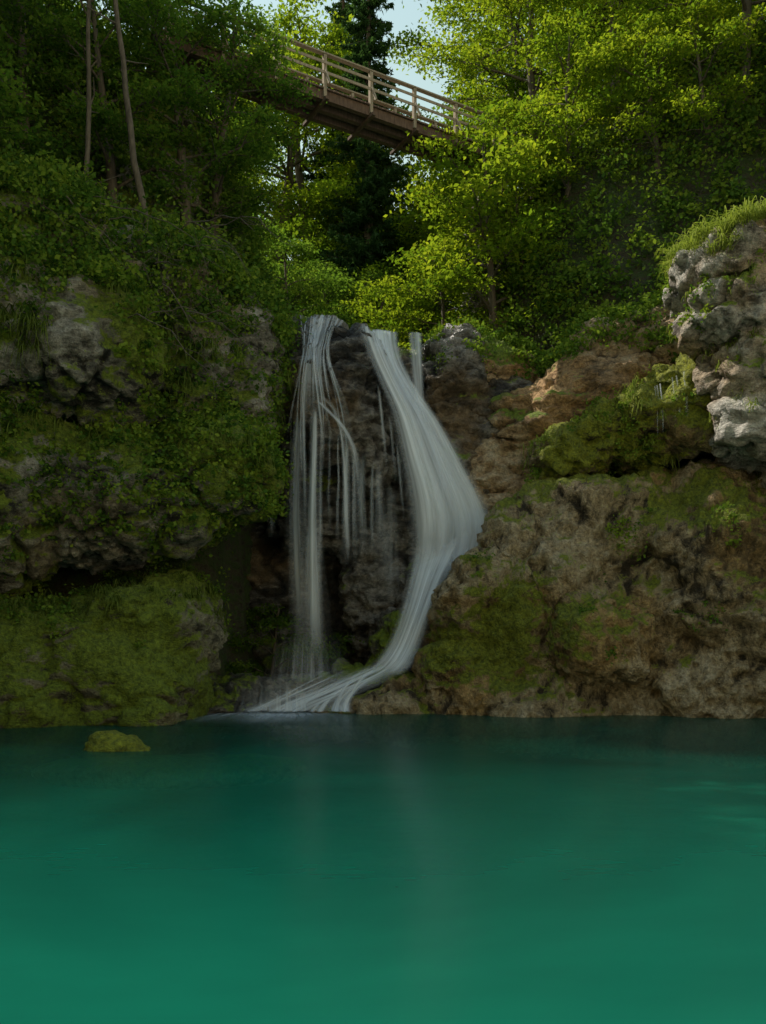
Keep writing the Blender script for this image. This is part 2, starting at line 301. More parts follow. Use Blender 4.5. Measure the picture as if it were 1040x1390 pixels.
def tree_mesh(name, H, cb, R, seed, leafmat, nlimb=22, per=36, lsize=0.19, lean=0.1):
    r = np.random.default_rng(seed); A = Acc()
    hs = np.linspace(0, 1, 9)
    wob = np.cumsum(r.normal(size=(9, 2))*0.03*H*0.35, 0)*hs[:, None]
    tp = np.stack([wob[:, 0]+lean*H*hs**1.5, wob[:, 1], hs*H*0.96-0.6], 1)
    tr = 0.020*H*(1-hs*0.88)+0.02
    A.add(*tube(tp, tr, 8), 0, 0.5)
    CC = []; CT = []
    for k in range(nlimb):
        f = cb+(0.97-cb)*(k+0.5)/nlimb
        base = np.array([np.interp(f, hs, tp[:, j]) for j in range(3)])
        az = k*2.399+r.uniform(-0.5, 0.5)
        prof = math.sin(math.pi*min(1, max(0.0, (f-cb)/(1-cb))*0.85+0.16))**0.7
        L = R*prof*r.uniform(0.6, 1.2)+0.4
        el = r.uniform(0.15, 0.55)+0.5*(f-cb)
        dirv = np.array([math.cos(az)*math.cos(el), math.sin(az)*math.cos(el), math.sin(el)])
        q = np.linspace(0, 1, 6)[:, None]
        pts = base+dirv*L*q+np.array([0, 0, -0.22*L])*q**2+np.cumsum(r.normal(size=(6, 3))*0.05*L, 0)*q
        r0 = 0.35*np.interp(f, hs, tr)+0.015
        A.add(*tube(pts, r0*(1-q[:, 0]*0.85), 5), 0, 0.5)
        nb = max(4, int(L*3.2))
        for j in range(nb):
            g = 0.25+0.75*(j+0.7)/nb
            bp = np.array([np.interp(g, q[:, 0], pts[:, i]) for i in range(3)])
            a2 = az+r.uniform(-1.4, 1.4); l2 = (0.35+0.30*L*(1.15-g))*r.uniform(0.6, 1.3)
            d2 = np.array([math.cos(a2), math.sin(a2), r.uniform(-0.15, 0.45)])
            e = bp+d2*l2
            A.add(*tube(np.stack([bp, (bp+e)/2+[0, 0, 0.05], e]), np.array([r0*0.3, r0*0.2, 0.006])+0.004, 3), 0, 0.5)
            tt = r.uniform(0.0, 0.6)
            for c, w in ((bp*0.4+e*0.6, 0.8), (e, 1.0)):
                n = int(per*w*r.uniform(0.6, 1.4))
                sp = r.normal(size=(n, 3))*np.array([0.42, 0.42, 0.10])
                tl_ = d2*np.array([1, 1, 0]); sp[:, 2] -= 0.25*(sp@tl_)*0.8+0.12*np.linalg.norm(sp[:, :2], axis=1)
                CC.append(c+sp); CT.append(np.clip(tt+r.uniform(0, 0.4, n), 0, 1))
    C = np.concatenate(CC); T = np.concatenate(CT)
    V, Fq = leaves(C, lsize, 0.75); A.add(V, Fq, 1, np.repeat(T, 4))
    return A.mesh(name, [M_bark, leafmat], smooth=True)
def spruce_mesh(name, H, R, seed):
    r = np.random.default_rng(seed); A = Acc()
    A.add(*tube([[0, 0, -0.5], [0, 0, H*0.5], [0, 0, H]], [0.012*H, 0.008*H, 0.01], 7), 0, 0.5)
    CC = []
    z = H*0.12
    while z < H-0.3:
        f = 1-z/H; L0 = R*f**0.7
        for k in range(7):
            az = r.uniform(0, 6.283); L = L0*r.uniform(0.6, 1.2)
            q = np.linspace(0, 1, 5)[:, None]
            d = np.array([math.cos(az), math.sin(az), 0])
            pts = np.array([0, 0, z])+d*L*q+np.array([0, 0, 1])*(-0.35*L*q+0.18*L*q**2.5)
            A.add(*tube(pts, 0.03*(1-q[:, 0]*0.8), 3), 0, 0.5)
            n = int(60*L)+15
            g = r.uniform(0.1, 1, n)
            c = np.stack([np.interp(g, q[:, 0], pts[:, i]) for i in range(3)], 1)
            side = np.array([-d[1], d[0], 0])
            w = r.normal(size=n)*0.26*(1.1-g)*L*0.6
            c = c+side*w[:, None]; c[:, 2] -= np.abs(w)*0.35+r.uniform(0, 0.25, n)
            CC.append(c)
        z += 0.5
    C = np.concatenate(CC)
    V, Fq = leaves(C, 0.32, 0.6, aspect=0.30); A.add(V, Fq, 1, np.repeat(r.uniform(0, 1, len(C)), 4))
    return A.mesh(name, [M_bark, M_needle])

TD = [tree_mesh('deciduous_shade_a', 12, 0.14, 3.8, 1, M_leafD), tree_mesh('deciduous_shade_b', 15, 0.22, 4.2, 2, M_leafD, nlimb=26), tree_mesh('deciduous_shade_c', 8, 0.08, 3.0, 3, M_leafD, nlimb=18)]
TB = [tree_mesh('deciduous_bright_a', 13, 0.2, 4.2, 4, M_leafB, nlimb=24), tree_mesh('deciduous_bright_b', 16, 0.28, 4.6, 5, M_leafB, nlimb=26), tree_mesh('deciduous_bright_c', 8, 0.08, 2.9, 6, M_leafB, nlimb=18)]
SP = spruce_mesh('spruce', 30, 3.6, 8)
def place(me, x, y, s=1.0, rz=None, name='deciduous_tree', z=None, parent=None, sz=1.0, tilt=(0, 0)):
    o = add_obj(name, me, parent)
    zz = float(G(np.array([x]), np.array([y]))[0]) if z is None else z
    o.location = (x, y, zz-0.2); o.scale = (s, s, s*sz); o.rotation_euler = (tilt[0], tilt[1], rng.uniform(0, 6.28) if rz is None else rz)
    return o
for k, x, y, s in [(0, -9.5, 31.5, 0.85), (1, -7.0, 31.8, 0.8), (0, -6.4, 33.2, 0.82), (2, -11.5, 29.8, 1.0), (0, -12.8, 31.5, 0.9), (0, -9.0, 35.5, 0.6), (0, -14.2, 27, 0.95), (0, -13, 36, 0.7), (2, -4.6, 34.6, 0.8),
                   (2, -6.8, 37.5, 0.65), (2, -4.0, 39.2, 0.75), (1, -17, 31, 1.0), (1, -17, 26, 0.9), (1, -16, 21.5, 1.0), (1, -16, 17.5, 1.15), (1, -15.5, 13.5, 1.4), (1, -18.5, 14.5, 1.5), (1, -17.5, 10.5, 1.6),  # tall unseen trees at this row's end, added to keep sun off the pool
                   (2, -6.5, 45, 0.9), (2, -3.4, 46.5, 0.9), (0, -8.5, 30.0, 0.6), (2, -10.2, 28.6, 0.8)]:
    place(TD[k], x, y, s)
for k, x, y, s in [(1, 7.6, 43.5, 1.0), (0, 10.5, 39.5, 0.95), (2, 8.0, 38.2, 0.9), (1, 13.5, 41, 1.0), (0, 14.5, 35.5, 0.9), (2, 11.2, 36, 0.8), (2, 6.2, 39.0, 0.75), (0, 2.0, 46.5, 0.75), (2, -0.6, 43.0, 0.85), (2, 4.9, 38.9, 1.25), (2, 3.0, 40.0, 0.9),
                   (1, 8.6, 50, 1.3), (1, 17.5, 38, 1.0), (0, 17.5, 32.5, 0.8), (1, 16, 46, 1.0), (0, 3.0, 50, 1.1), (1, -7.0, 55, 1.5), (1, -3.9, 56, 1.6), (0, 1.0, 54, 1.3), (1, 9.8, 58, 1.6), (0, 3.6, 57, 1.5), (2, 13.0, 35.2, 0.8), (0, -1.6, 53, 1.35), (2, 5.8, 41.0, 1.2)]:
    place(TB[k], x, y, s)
for x, y, s in [(-0.8, 49, 1.0), (-2.6, 58, 1.15)]:
    place(SP, x, y, s, name='spruce_tree')
df = bpy.data.objects.new('distant_forest', None); scene.collection.objects.link(df)
i = 0
for x, y in [(0.6, 60), (4.6, 62), (14, 57), (19, 54), (24, 48), (2, 68), (-11, 64), (-14, 62), (-20, 54), (14, 70), (7, 72), (-3, 76), (-16, 74), (24, 66), (26, 38), (-28, 35)]:
    i += 1
    place([TD[0], TD[1], TB[0]][i % 3], x, y, 1.2, name='tree_%d' % i, parent=df)

# ---------------------------------------------------------------- undergrowth
def tris(ob):
    me = ob.data; me.calc_loop_triangles()
    t = np.empty(len(me.loop_triangles)*3, np.int32); me.loop_triangles.foreach_get('vertices', t); t = t.reshape(-1, 3)
    P = np.empty(len(me.vertices)*3, np.float32); me.vertices.foreach_get('co', P); P = P.reshape(-1, 3)
    a, b, c = P[t[:, 0]], P[t[:, 1]], P[t[:, 2]]
    n = np.cross(b-a, c-a); ar = np.linalg.norm(n, axis=1)/2; n = n/(2*ar[:, None]+1e-12)
    return a, b, c, n, ar
def sample(ob, dens, wf):
    a, b, c, n, ar = tris(ob)
    m = (a+b+c)/3
    w = ar*wf(m.astype(float), n)
    tot = int(w.sum()*dens)
    if tot < 1: return np.zeros((0, 3)), np.zeros((0, 3))
    k = rng.choice(len(w), tot, p=w/w.sum())
    u = rng.uniform(size=tot); v = rng.uniform(size=tot); f = u+v > 1; u[f] = 1-u[f]; v[f] = 1-v[f]
    return a[k]+(b[k]-a[k])*u[:, None]+(c[k]-a[k])*v[:, None], n[k]
U = Acc()
def clumps(P, Nn, per, rad, lift, lsize, tlo=0.0, thi=0.6):
    n = len(P)
    if n == 0: return
    R = rad*rng.uniform(0.5, 1.4, n)
    C = P+Nn*(lift*rng.uniform(0.2, 1.2, n))[:, None]+np.array([0, 0, 1])*(lift*0.3)
    cc = np.repeat(C, per, 0); off = rng.normal(size=(n*per, 3))*np.repeat(R, per)[:, None]*np.array([0.6, 0.6, 0.45])
    T = np.repeat(rng.uniform(tlo, thi, n), per)+rng.uniform(0, 0.4, n*per)
    V, Fq = leaves(cc+off, lsize, 0.6, up=(0.0, -0.35, 0.9), aspect=0.7); U.add(V, Fq, 0, np.repeat(np.clip(T, 0, 1), 4))
nzf = lambda P, sc, s: fbm(P*sc, 3, s)
def w_ter(m, n):
    inb = (np.abs(m[:, 0]) < 0.47*m[:, 1]+1) & (m[:, 1] > 22) & (m[:, 1] < 58) & (m[:, 2] > 12.5)
    w = inb*(0.8+0.5*sstep(-0.3, 0.2, nzf(m, 0.5, 71)))
    return w*np.where(m[:, 1] > 44, 0.3, 1)
P, Nn = sample(terrain, 3.0, w_ter); clumps(P, Nn, 38, 0.5, 0.45, 0.19, 0.1, 0.7)
def w_lc(m, n):
    ivy = sstep(-0.08, 0.12, nzf(m, 0.45, 81)+0.25*n[:, 2]+0.12+0.35*sstep(-9, -6, m[:, 0])*sstep(12, 9, m[:, 2])-0.3*np.exp(-((m[:, 0]+9)/1.6)**2-((m[:, 2]-10)/1.6)**2))
    return ivy*(m[:, 2] > 4.2)*(n[:, 2] > -0.5)*(n[:, 1] < 0.5)
P, Nn = sample(lc, 9, w_lc); clumps(P, Nn, 24, 0.28, 0.16, 0.14, 0.0, 0.8)
P, Nn = sample(lc, 6, lambda m, n: (m[:, 2] > 12.3)*(n[:, 2] > -0.2)*1.0); clumps(P, Nn, 44, 0.5, 0.4, 0.15, 0.0, 0.8)
def w_lb(m, n): return sstep(0.1, 0.4, nzf(m, 0.5, 91)+0.3*n[:, 2])*(m[:, 2] > 2.2)*(n[:, 2] > 0.1)
P, Nn = sample(lb, 6, w_lb); clumps(P, Nn, 22, 0.24, 0.1, 0.12, 0.1, 0.7)
def w_rs(m, n): return sstep(-0.05, 0.2, nzf(m, 0.5, 95)+0.2*n[:, 2])*((m[:, 2] > 13.0) | (m[:, 0] > 10.3))
P, Nn = sample(rs, 7, w_rs); clumps(P, Nn, 34, 0.36, 0.25, 0.15, 0.2, 0.8)
def w_rb(m, n): return sstep(0.33, 0.45, nzf(m, 0.6, 97)+0.1*n[:, 2])*(m[:, 2] > 1.5)
P, Nn = sample(rb, 5, w_rb); clumps(P, Nn, 20, 0.2, 0.08, 0.10, 0.1, 0.5)
P, Nn = sample(rb, 7, lambda m, n: 1.0*np.exp(-((m[:, 0]-11.2)/0.5)**2-((m[:, 2]-5.9)/0.35)**2)+np.exp(-((m[:, 0]-7.8)/0.35)**2-((m[:, 2]-5.9)/0.5)**2)); clumps(P, Nn, 40, 0.3, 0.2, 0.13, 0.4, 0.9)
def w_rc(m, n): return sstep(0.2, 0.45, nzf(m, 0.7, 99)+0.25*n[:, 2])*(m[:, 2] > 7)
P, Nn = sample(rc_, 5, w_rc); clumps(P, Nn, 26, 0.25, 0.12, 0.12, 0.2, 0.8)
def w_tl(m, n): return sstep(0.0, 0.4, nzf(m, 0.8, 90)+0.35*n[:, 2])
P, Nn = sample(tl, 8, w_tl); clumps(P, Nn, 24, 0.2, 0.1, 0.10, 0.3, 0.9)
def w_wr(m, n): return (m[:, 2] > 12.8)*(n[:, 2] > 0.1)*((m[:, 0] > 1.9) | (m[:, 0] < -3.4))*1.0
P, Nn = sample(wr, 5, w_wr); clumps(P, Nn, 26, 0.28, 0.12, 0.12, 0.2, 0.8)
add_obj('undergrowth_foliage', U.mesh('undergrowth_foliage', [M_ivy]))

def grass(P, per, length, droop, tl=0.2, th=0.8, A=None):
    n = len(P)*per
    b = np.repeat(P, per, 0)+rng.normal(size=(n, 3))*0.10
    az = rng.uniform(0, 6.283, n); L = length*rng.uniform(0.5, 1.3, n)
    out = np.stack([np.cos(az), np.sin(az)-0.5, np.zeros(n)], 1)
    side = np.stack([-np.sin(az), np.cos(az), np.zeros(n)], 1)*0.014
    p0 = b; p1 = b+out*(L*0.25)[:, None]+np.array([0, 0, 1])*(L*0.35)[:, None]
    p2 = b+out*(L*0.55)[:, None]+np.array([0, 0, 1])*(L*(0.35-droop*0.5))[:, None]
    p3 = b+out*(L*0.70)[:, None]+np.array([0, 0, 1])*(L*(0.1-droop))[:, None]
    V = np.stack([p0-side, p0+side, p1-side, p1+side, p2-side*0.8, p2+side*0.8, p3-side*0.2, p3+side*0.2], 1).reshape(-1, 3)
    i = (np.arange(n)*8)[:, None]
    Fq = np.concatenate([i+np.array([[0, 1, 3, 2]]), i+np.array([[2, 3, 5, 4]]), i+np.array([[4, 5, 7, 6]])])
    T = np.clip(np.repeat(rng.uniform(tl, th, n), 8), 0, 1)
    A.add(V, Fq, 0, T)
GR = Acc()
P, Nn = sample(lc, 3.0, lambda m, n: (m[:, 2] > 8)*(n[:, 2] > 0.1)*(n[:, 1] < 0.4)*sstep(0, 0.2, nzf(m, 0.6, 111))); grass(P, 26, 0.6, 0.8, 0, 0.6, A=GR)
P, Nn = sample(lb, 2.0, lambda m, n: (m[:, 2] > 3)*(n[:, 2] > 0.2)*1.0); grass(P, 24, 0.4, 0.5, 0.1, 0.6, A=GR)
P, Nn = sample(rc_, 5.0, lambda m, n: (m[:, 2] > 14.2)*(n[:, 2] > 0.2)*1.0); grass(P, 36, 0.7, 0.1, 0.4, 1.0, A=GR)
P, Nn = sample(rc_, 2.0, lambda m, n: (n[:, 2] > 0.5)*1.0); grass(P, 16, 0.4, 0.4, 0.3, 0.9, A=GR)
P, Nn = sample(tl, 4.0, lambda m, n: (n[:, 2] > 0.0)*sstep(0, 0.3, nzf(m, 0.9, 113))); grass(P, 20, 0.4, 0.9, 0.3, 0.9, A=GR)
add_obj('grass_tufts', GR.mesh('grass_tufts', [M_grass]))

# ---------------------------------------------------------------- water
m, nt, ns, ls = newmat('pool_water')
out = N(ns, 'ShaderNodeOutputMaterial'); b = N(ns, 'ShaderNodeBsdfPrincipled')
tc = N(ns, 'ShaderNodeTexCoord'); n1 = noise(ns, ls, tc.outputs['Object'], 0.16, 4, 0.55, 0.6)
# depth tint and painted cliff shade: base colour bright near camera, dark by falls
sx = N(ns, 'ShaderNodeSeparateXYZ'); ls.new(tc.outputs['Object'], sx.inputs[0])
mr = N(ns, 'ShaderNodeMapRange'); mr.inputs[1].default_value = 4; mr.inputs[2].default_value = 23; ls.new(sx.outputs[1], mr.inputs[0])
ad = N(ns, 'ShaderNodeMath', operation='MULTIPLY_ADD'); ls.new(n1.outputs[0], ad.inputs[0]); ad.inputs[1].default_value = 1.0; ls.new(mr.outputs[0], ad.inputs[2])
sc = N(ns, 'ShaderNodeMath', operation='MULTIPLY'); sc.inputs[1].default_value = 0.66; ls.new(ad.outputs[0], sc.inputs[0])
r = ramp(ns, [(0.25, (0.028, 0.56, 0.31)), (0.58, (0.012, 0.26, 0.155)), (0.95, (0.004, 0.07, 0.052))])
ls.new(sc.outputs[0], r.inputs[0]); ls.new(r.outputs[0], b.inputs['Base Color'])
b.inputs['Roughness'].default_value = 0.25; b.inputs['IOR'].default_value = 1.33; b.inputs['Specular IOR Level'].default_value = 0.36
mp = N(ns, 'ShaderNodeMapping'); mp.inputs['Scale'].default_value = (1, 1.6, 1); ls.new(tc.outputs['Object'], mp.inputs[0])
n2 = noise(ns, ls, mp.outputs[0], 1.1, 2, 0.5); bp = N(ns, 'ShaderNodeBump'); bp.inputs['Strength'].default_value = 0.2; bp.inputs['Distance'].default_value = 0.05
ls.new(n2.outputs[0], bp.inputs['Height']); ls.new(bp.outputs[0], b.inputs['Normal'])
tr = N(ns, 'ShaderNodeBsdfTransparent'); tr.inputs[0].default_value = (0.45, 0.9, 0.65, 1)
mx = N(ns, 'ShaderNodeMixShader'); mx.inputs[0].default_value = 0.74; ls.new(tr.outputs[0], mx.inputs[1]); ls.new(b.outputs[0], mx.inputs[2]); ls.new(mx.outputs[0], out.inputs[0])
M_water = m
gxx = np.linspace(-16, 17, 34); gyy = np.linspace(-14, 38, 53); X, Y = np.meshgrid(gxx, gyy)
idx = np.arange(X.size).reshape(X.shape); F = np.stack([idx[:-1, :-1].ravel(), idx[:-1, 1:].ravel(), idx[1:, 1:].ravel(), idx[1:, :-1].ravel()], 1)
add_obj('pool_water', make_mesh('pool_water', np.stack([X.ravel(), Y.ravel(), np.zeros(X.size)], 1), F, [M_water]))

def fall_mat(name, dens, sc_u, lo, hi):
    m, nt, ns, ls = newmat(name)
    out = N(ns, 'ShaderNodeOutputMaterial')
    uv = N(ns, 'ShaderNodeUVMap'); mp = N(ns, 'ShaderNodeMapping'); mp.inputs['Scale'].default_value = (sc_u, 0.14, 1); ls.new(uv.outputs[0], mp.inputs[0])
    n1 = noise(ns, ls, mp.outputs[0], 1.0, 5, 0.6, 0.1)
    mr = N(ns, 'ShaderNodeMapRange'); mr.inputs[1].default_value = lo; mr.inputs[2].default_value = hi; ls.new(n1.outputs[0], mr.inputs[0])
    at = N(ns, 'ShaderNodeAttribute', attribute_name='tint')
    mu = N(ns, 'ShaderNodeMath', operation='MULTIPLY'); ls.new(mr.outputs[0], mu.inputs[0]); ls.new(at.outputs['Fac'], mu.inputs[1])
    m2 = N(ns, 'ShaderNodeMath', operation='MULTIPLY', use_clamp=True); ls.new(mu.outputs[0], m2.inputs[0]); m2.inputs[1].default_value = dens
    d = N(ns, 'ShaderNodeBsdfDiffuse'); d.inputs[0].default_value = (0.86, 0.91, 1.0, 1)
    t = N(ns, 'ShaderNodeBsdfTranslucent'); t.inputs[0].default_value = (0.86, 0.91, 1.0, 1)
    mix = N(ns, 'ShaderNodeMixShader'); mix.inputs[0].default_value = 0.06; ls.new(d.outputs[0], mix.inputs[1]); ls.new(t.outputs[0], mix.inputs[2])
    tr = N(ns, 'ShaderNodeBsdfTransparent'); mx = N(ns, 'ShaderNodeMixShader'); ls.new(m2.outputs[0], mx.inputs[0]); ls.new(tr.outputs[0], mx.inputs[1]); ls.new(mix.outputs[0], mx.inputs[2]); ls.new(mx.outputs[0], out.inputs[0])
    return m
M_fall = fall_mat('falling_water', 1.0, 2.6, 0.22, 0.66)
M_veil = fall_mat('falling_water_veil', 0.8, 3.4, 0.32, 0.65)
me = wr.data; bvh = BVHTree.FromPolygons([v.co for v in me.vertices], [p.vertices for p in me.polygons])
def surf_y(x, z, y0=27):
    h = bvh.ray_cast(Vector((x, y0, z)), Vector((0, 1, 0)))
    return h[0].y if h[0] is not None else 99
WF = Acc(); WUV = []
def sheet(path, mi, nu=14, nv=60, cling=0.10, alpha=1.0, fade_in=0.03, fade_out=0.08, edge=0.25, yshift=0.0, seed=0, ep=1.0, edge_r=None, flat=False):
    p = np.array([[a, b, c, (np.nan if d is None else d)] for a, b, c, d in path], float)
    s = np.linspace(0, 1, len(p)); v = np.linspace(0, 1, nv)
    f_ = lambda col: np.interp(v, s, p[:, col])
    xl, xr, z = f_(0), f_(1), f_(2)
    k = np.ones(5)/5
    sm = lambda a: np.convolve(np.pad(a, 2, 'edge'), k, 'valid')
    for _ in range(3): xl, xr, z = sm(xl), sm(xr), sm(z)
    u = np.linspace(0, 1, nu)
    Xs = xl[:, None]*(1-u)+xr[:, None]*u; Zs = np.repeat(z[:, None], nu, 1)
    Ys = np.zeros_like(Xs)
    hasy = ~np.isnan(p[:, 3])
    yb = np.interp(v, s[hasy], p[hasy, 3]) if hasy.any() else np.full(nv, 99.)
    if flat:
        Ys = np.repeat(yb[:, None], nu, 1)
    else:
        for j in range(nu):
            cur = 99
            for i in range(nv):
                sy = surf_y(Xs[i, j], Zs[i, j])-cling
                cur = min(cur, sy, yb[i]+yshift) if sy < 90 else min(cur, yb[i]+yshift)
                Ys[i, j] = cur
        for _ in range(4):
            Yp = np.pad(Ys, 1, 'edge'); Ys = np.minimum(Ys+0.02, (Yp[:-2, 1:-1]+Yp[2:, 1:-1]+Yp[1:-1, :-2]+Yp[1:-1, 2:]+Ys*2)/6)
        Ys += 0.04*np.sin(u*7+seed)[None, :]
    ym = Ys.mean(1) if flat else np.zeros(nv)
    length = np.concatenate([[0], np.cumsum(np.sqrt(np.diff(z)**2+np.diff((xl+xr)/2)**2+np.diff(ym)**2))])
    w0 = (xr-xl).mean()
    UVs = np.stack([np.repeat((u*w0*2+seed*3.7)[None], nv, 0), np.repeat(length[:, None], nu, 1)+seed*5], -1).reshape(-1, 2)
    er = edge if edge_r is None else edge_r
    e = sstep(0, 1, np.clip(np.minimum(u/edge, (1-u)/er), 0, 1))**ep
    jag = np.interp(u, np.linspace(0, 1, 8), rng.uniform(0.4, 1.6, 8))
    a = alpha*e[None, :]*sstep(0, 1, v[:, None]/(fade_in*jag[None]))*sstep(0, 1, (1-v)[:, None]/(fade_out*jag[None]))
    V = np.stack([Xs, Ys, Zs], -1).reshape(-1, 3)
    i = np.arange(nv*nu).reshape(nv, nu)
    Fq = np.stack([i[:-1, :-1], i[:-1, 1:], i[1:, 1:], i[1:, :-1]], -1).reshape(-1, 4)
    WF.add(V, Fq, mi, a.ravel()); WUV.append(UVs)
main = [(-1.05, 0.62, 14.65, 34.4), (-1.0, 0.62, 14.1, 34.0), (-0.8, 0.75, 13.1, 33.4), (-0.3, 1.3, 11.9, 33.0), (0.25, 2.2, 10.7, 32.8), (0.5, 3.0, 9.2, 32.6), (0.75, 3.75, 7.9, 32.5), (0.85, 4.3, 6.8, 32.5), (0.85, 4.0, 5.6, 32.5), (0.85, 3.2, 4.4, 32.3)]
sheet(main, 0, nu=22, nv=60, alpha=0.95, seed=1, fade_out=0.22, edge=0.28, edge_r=0.2)
sheet([(a*0.85+b*0.15, b*0.88+a*0.12, c, d-0.15) for a, b, c, d in main], 0, nu=18, nv=60, alpha=0.8, seed=2, edge=0.45, fade_out=0.3)
sheet([(a*0.5+b*0.5, b*0.95+a*0.05, c, d-0.25) for a, b, c, d in main[2:]], 0, nu=16, nv=50, alpha=0.7, seed=3, edge=0.45, fade_out=0.3, fade_in=0.35)
for k in range(8):
    left = k < 4; zt_ = rng.uniform(9.5, 13.0)
    x0 = np.interp(-zt_, [-m_[2] for m_ in main], [m_[0 if left else 1] for m_ in main])+(0.1 if left else -0.15)
    drift = 0.12 if left else 0.42
    zs = np.linspace(zt_, zt_-rng.uniform(2.0, 4.0), 6)
    sheet([(x0+drift*(zt_-z_)*0.8-0.06, x0+drift*(zt_-z_)*0.8+0.10, z_, 32.7) for z_ in zs], 1, nu=6, nv=30, alpha=0.7, seed=140+k, edge=0.5, fade_in=0.25, fade_out=0.5)
# steep chute, then broken water spreading over the toe rocks into the pool
ch = [(1.0, 3.3, 6.4, 32.1), (0.95, 2.9, 5.6, 31.9), (0.8, 2.3, 4.6, 31.5), (0.5, 1.75, 3.3, 31.1), (0.1, 1.4, 2.3, 30.9), (-0.4, 1.15, 1.65, 30.6), (-1.1, 0.7, 1.2, 30.4)]
sheet(ch, 0, nu=16, nv=60, alpha=1.0, seed=4, edge=0.4, fade_in=0.25, fade_out=0.2); sheet(ch, 1, nu=14, nv=60, alpha=1.0, seed=5, yshift=-0.12, edge=0.45, fade_in=0.2, fade_out=0.15)
low = [(-0.4, 1.2, 1.75, 30.6), (-1.5, 0.7, 1.3, 30.3), (-2.8, -0.3, 0.8, 29.95), (-4.0, -1.4, 0.35, 29.6), (-4.8, -1.9, 0.02, 29.3)]
sheet(low, 1, nu=16, nv=36, alpha=0.9, seed=6, edge=0.45, fade_in=0.25)
for k in range(18):
    o = rng.uniform(-1.2, 1.4); w_ = rng.uniform(0.10, 0.4); sh_ = rng.uniform(-0.15, 0.25)
    sheet([(-0.8+o*0.5, -0.8+o*0.5+w_, 1.5+sh_, 30.45), (-1.9+o*0.8, -1.9+o*0.8+w_, 0.95+0.12*o+sh_, 30.0), (-2.9+o*1.15, -2.9+o*1.15+w_*1.5, 0.4, 29.7), (-3.5+o*1.6, -3.5+o*1.6+w_*2.2, 0.02, 29.3)], k % 2, nu=7, nv=24, alpha=0.8, seed=60+k, edge=0.5, fade_in=0.45)
for k, (a_, b_) in enumerate([(-5.6, -1.0), (-4.8, -1.8), (-6.0, -3.0)]):
    sheet([(a_, b_, 0.02+0.008*k, 30.0), (a_-0.3, b_+0.4, 0.02+0.008*k, 29.2), (a_-0.7, b_+0.9, 0.02+0.008*k, 28.0), (a_-1.0, b_+1.3, 0.02+0.008*k, 24.8)], 0, nu=16, nv=28, alpha=0.75, seed=90+k, edge=0.5, fade_in=0.05, fade_out=0.9, flat=True)
sheet([(-5.4, -1.3, 1.5, 29.25), (-5.4, -1.3, 0.6, 29.2), (-5.6, -1.1, 0.03, 29.15)], 1, nu=14, nv=16, alpha=0.6, seed=95, edge=0.5, fade_in=0.8, fade_out=0.06)
sheet([(-4.0, -1.4, 3.0, 31.6), (-4.2, -1.2, 1.8, 31.5), (-4.4, -1.0, 0.8, 31.4)], 1, nu=14, nv=16, alpha=0.5, seed=96, edge=0.5, fade_in=0.8, fade_out=0.2)
sheet([(0.95, 1.55, 14.6, 34.4), (1.0, 1.55, 13.5, 33.9), (1.1, 1.6, 12, 33.7), (1.2, 1.7, 10.6, 33.5), (1.3, 1.8, 9.3, 33.4)], 0, alpha=0.9, seed=8, fade_out=0.4, edge=0.45)
def strand(pts, w=1.0, mi=1, alpha=1.0, seed=0, fo=0.15, fi=0.03):
    sheet([(x-ww/2, x+ww/2, z, y) for x, z, ww, y in [(q[0], q[1], q[2]*w, q[3] if len(q) > 3 else None) for q in pts]], mi, nu=7, nv=44, alpha=alpha, seed=seed, fade_out=fo, fade_in=fi, edge=0.5)
strand([(-2.3, 14.9, 1.7), (-2.3, 14.3, 1.4), (-2.4, 13.4, 1.0), (-2.5, 12.6, 0.9), (-2.5, 11.6, 1.1), (-2.5, 10.6, 1.3), (-2.6, 9.6, 1.3)], 1.0, 1, 0.8, 11, 0.4)
for k in range(22):
    u_ = (k+rng.uniform(0, 1))/22-0.5; w_ = rng.uniform(0.07, 0.24)
    ze = rng.uniform(7.0, 11.5)
    zz_ = np.linspace(14.9, ze, 8)
    xs_ = np.interp(-zz_, [-14.9, -12.8, -10.8, -9.0], [-2.25+1.7*u_, -2.45+0.85*u_, -2.3+1.9*u_, -2.2+2.5*u_])
    ph = rng.uniform(0, 6)
    pts = [(x_+0.07*math.sin(ph+i_*0.9), z_, w_*(0.8+0.4*math.sin(ph*2+i_*1.7))) for i_, (x_, z_) in enumerate(zip(xs_, zz_))]
    strand(pts, 1.0, k % 2, rng.uniform(0.45, 0.9), 30+k, 0.45)
for k, (x, zt, zb, w_, al) in enumerate([(-3.05, 10.8, 1.8, 0.5, 0.9), (-2.8, 10.8, 3.2, 0.25, 0.6), (-2.45, 11.0, 1.2, 0.5, 0.95), (-2.2, 10.8, 3.5, 0.2, 0.5), (-3.3, 9.8, 4.5, 0.14, 0.5), (-4.2, 9.8, 6.2, 0.22, 0.6), (-4.4, 9.4, 6.8, 0.13, 0.4),
      (-3.65, 9.8, 5, 0.13, 0.35), (-1.9, 10.0, 6.0, 0.15, 0.4), (-1.6, 10.0, 5.5, 0.12, 0.5), (-1.3, 9.7, 5.0, 0.3, 0.6), (-1.05, 9.6, 5.2, 0.2, 0.7), (-0.75, 9.4, 5.4, 0.3, 0.7), (-0.4, 9.0, 5.5, 0.2, 0.5), (-0.1, 9.0, 4.5, 0.5, 0.35), (0.3, 8.5, 3.5, 0.7, 0.35), (-2.7, 7, 1.0, 1.2, 0.5)]):
    zs = np.linspace(zt, zb, 6)
    strand([(x+0.03*rng.normal(), z_, w_*(0.6+0.2*i_)) for i_, z_ in enumerate(zs)], 1.0, k % 2, al, 100+k, 0.5, 0.12)
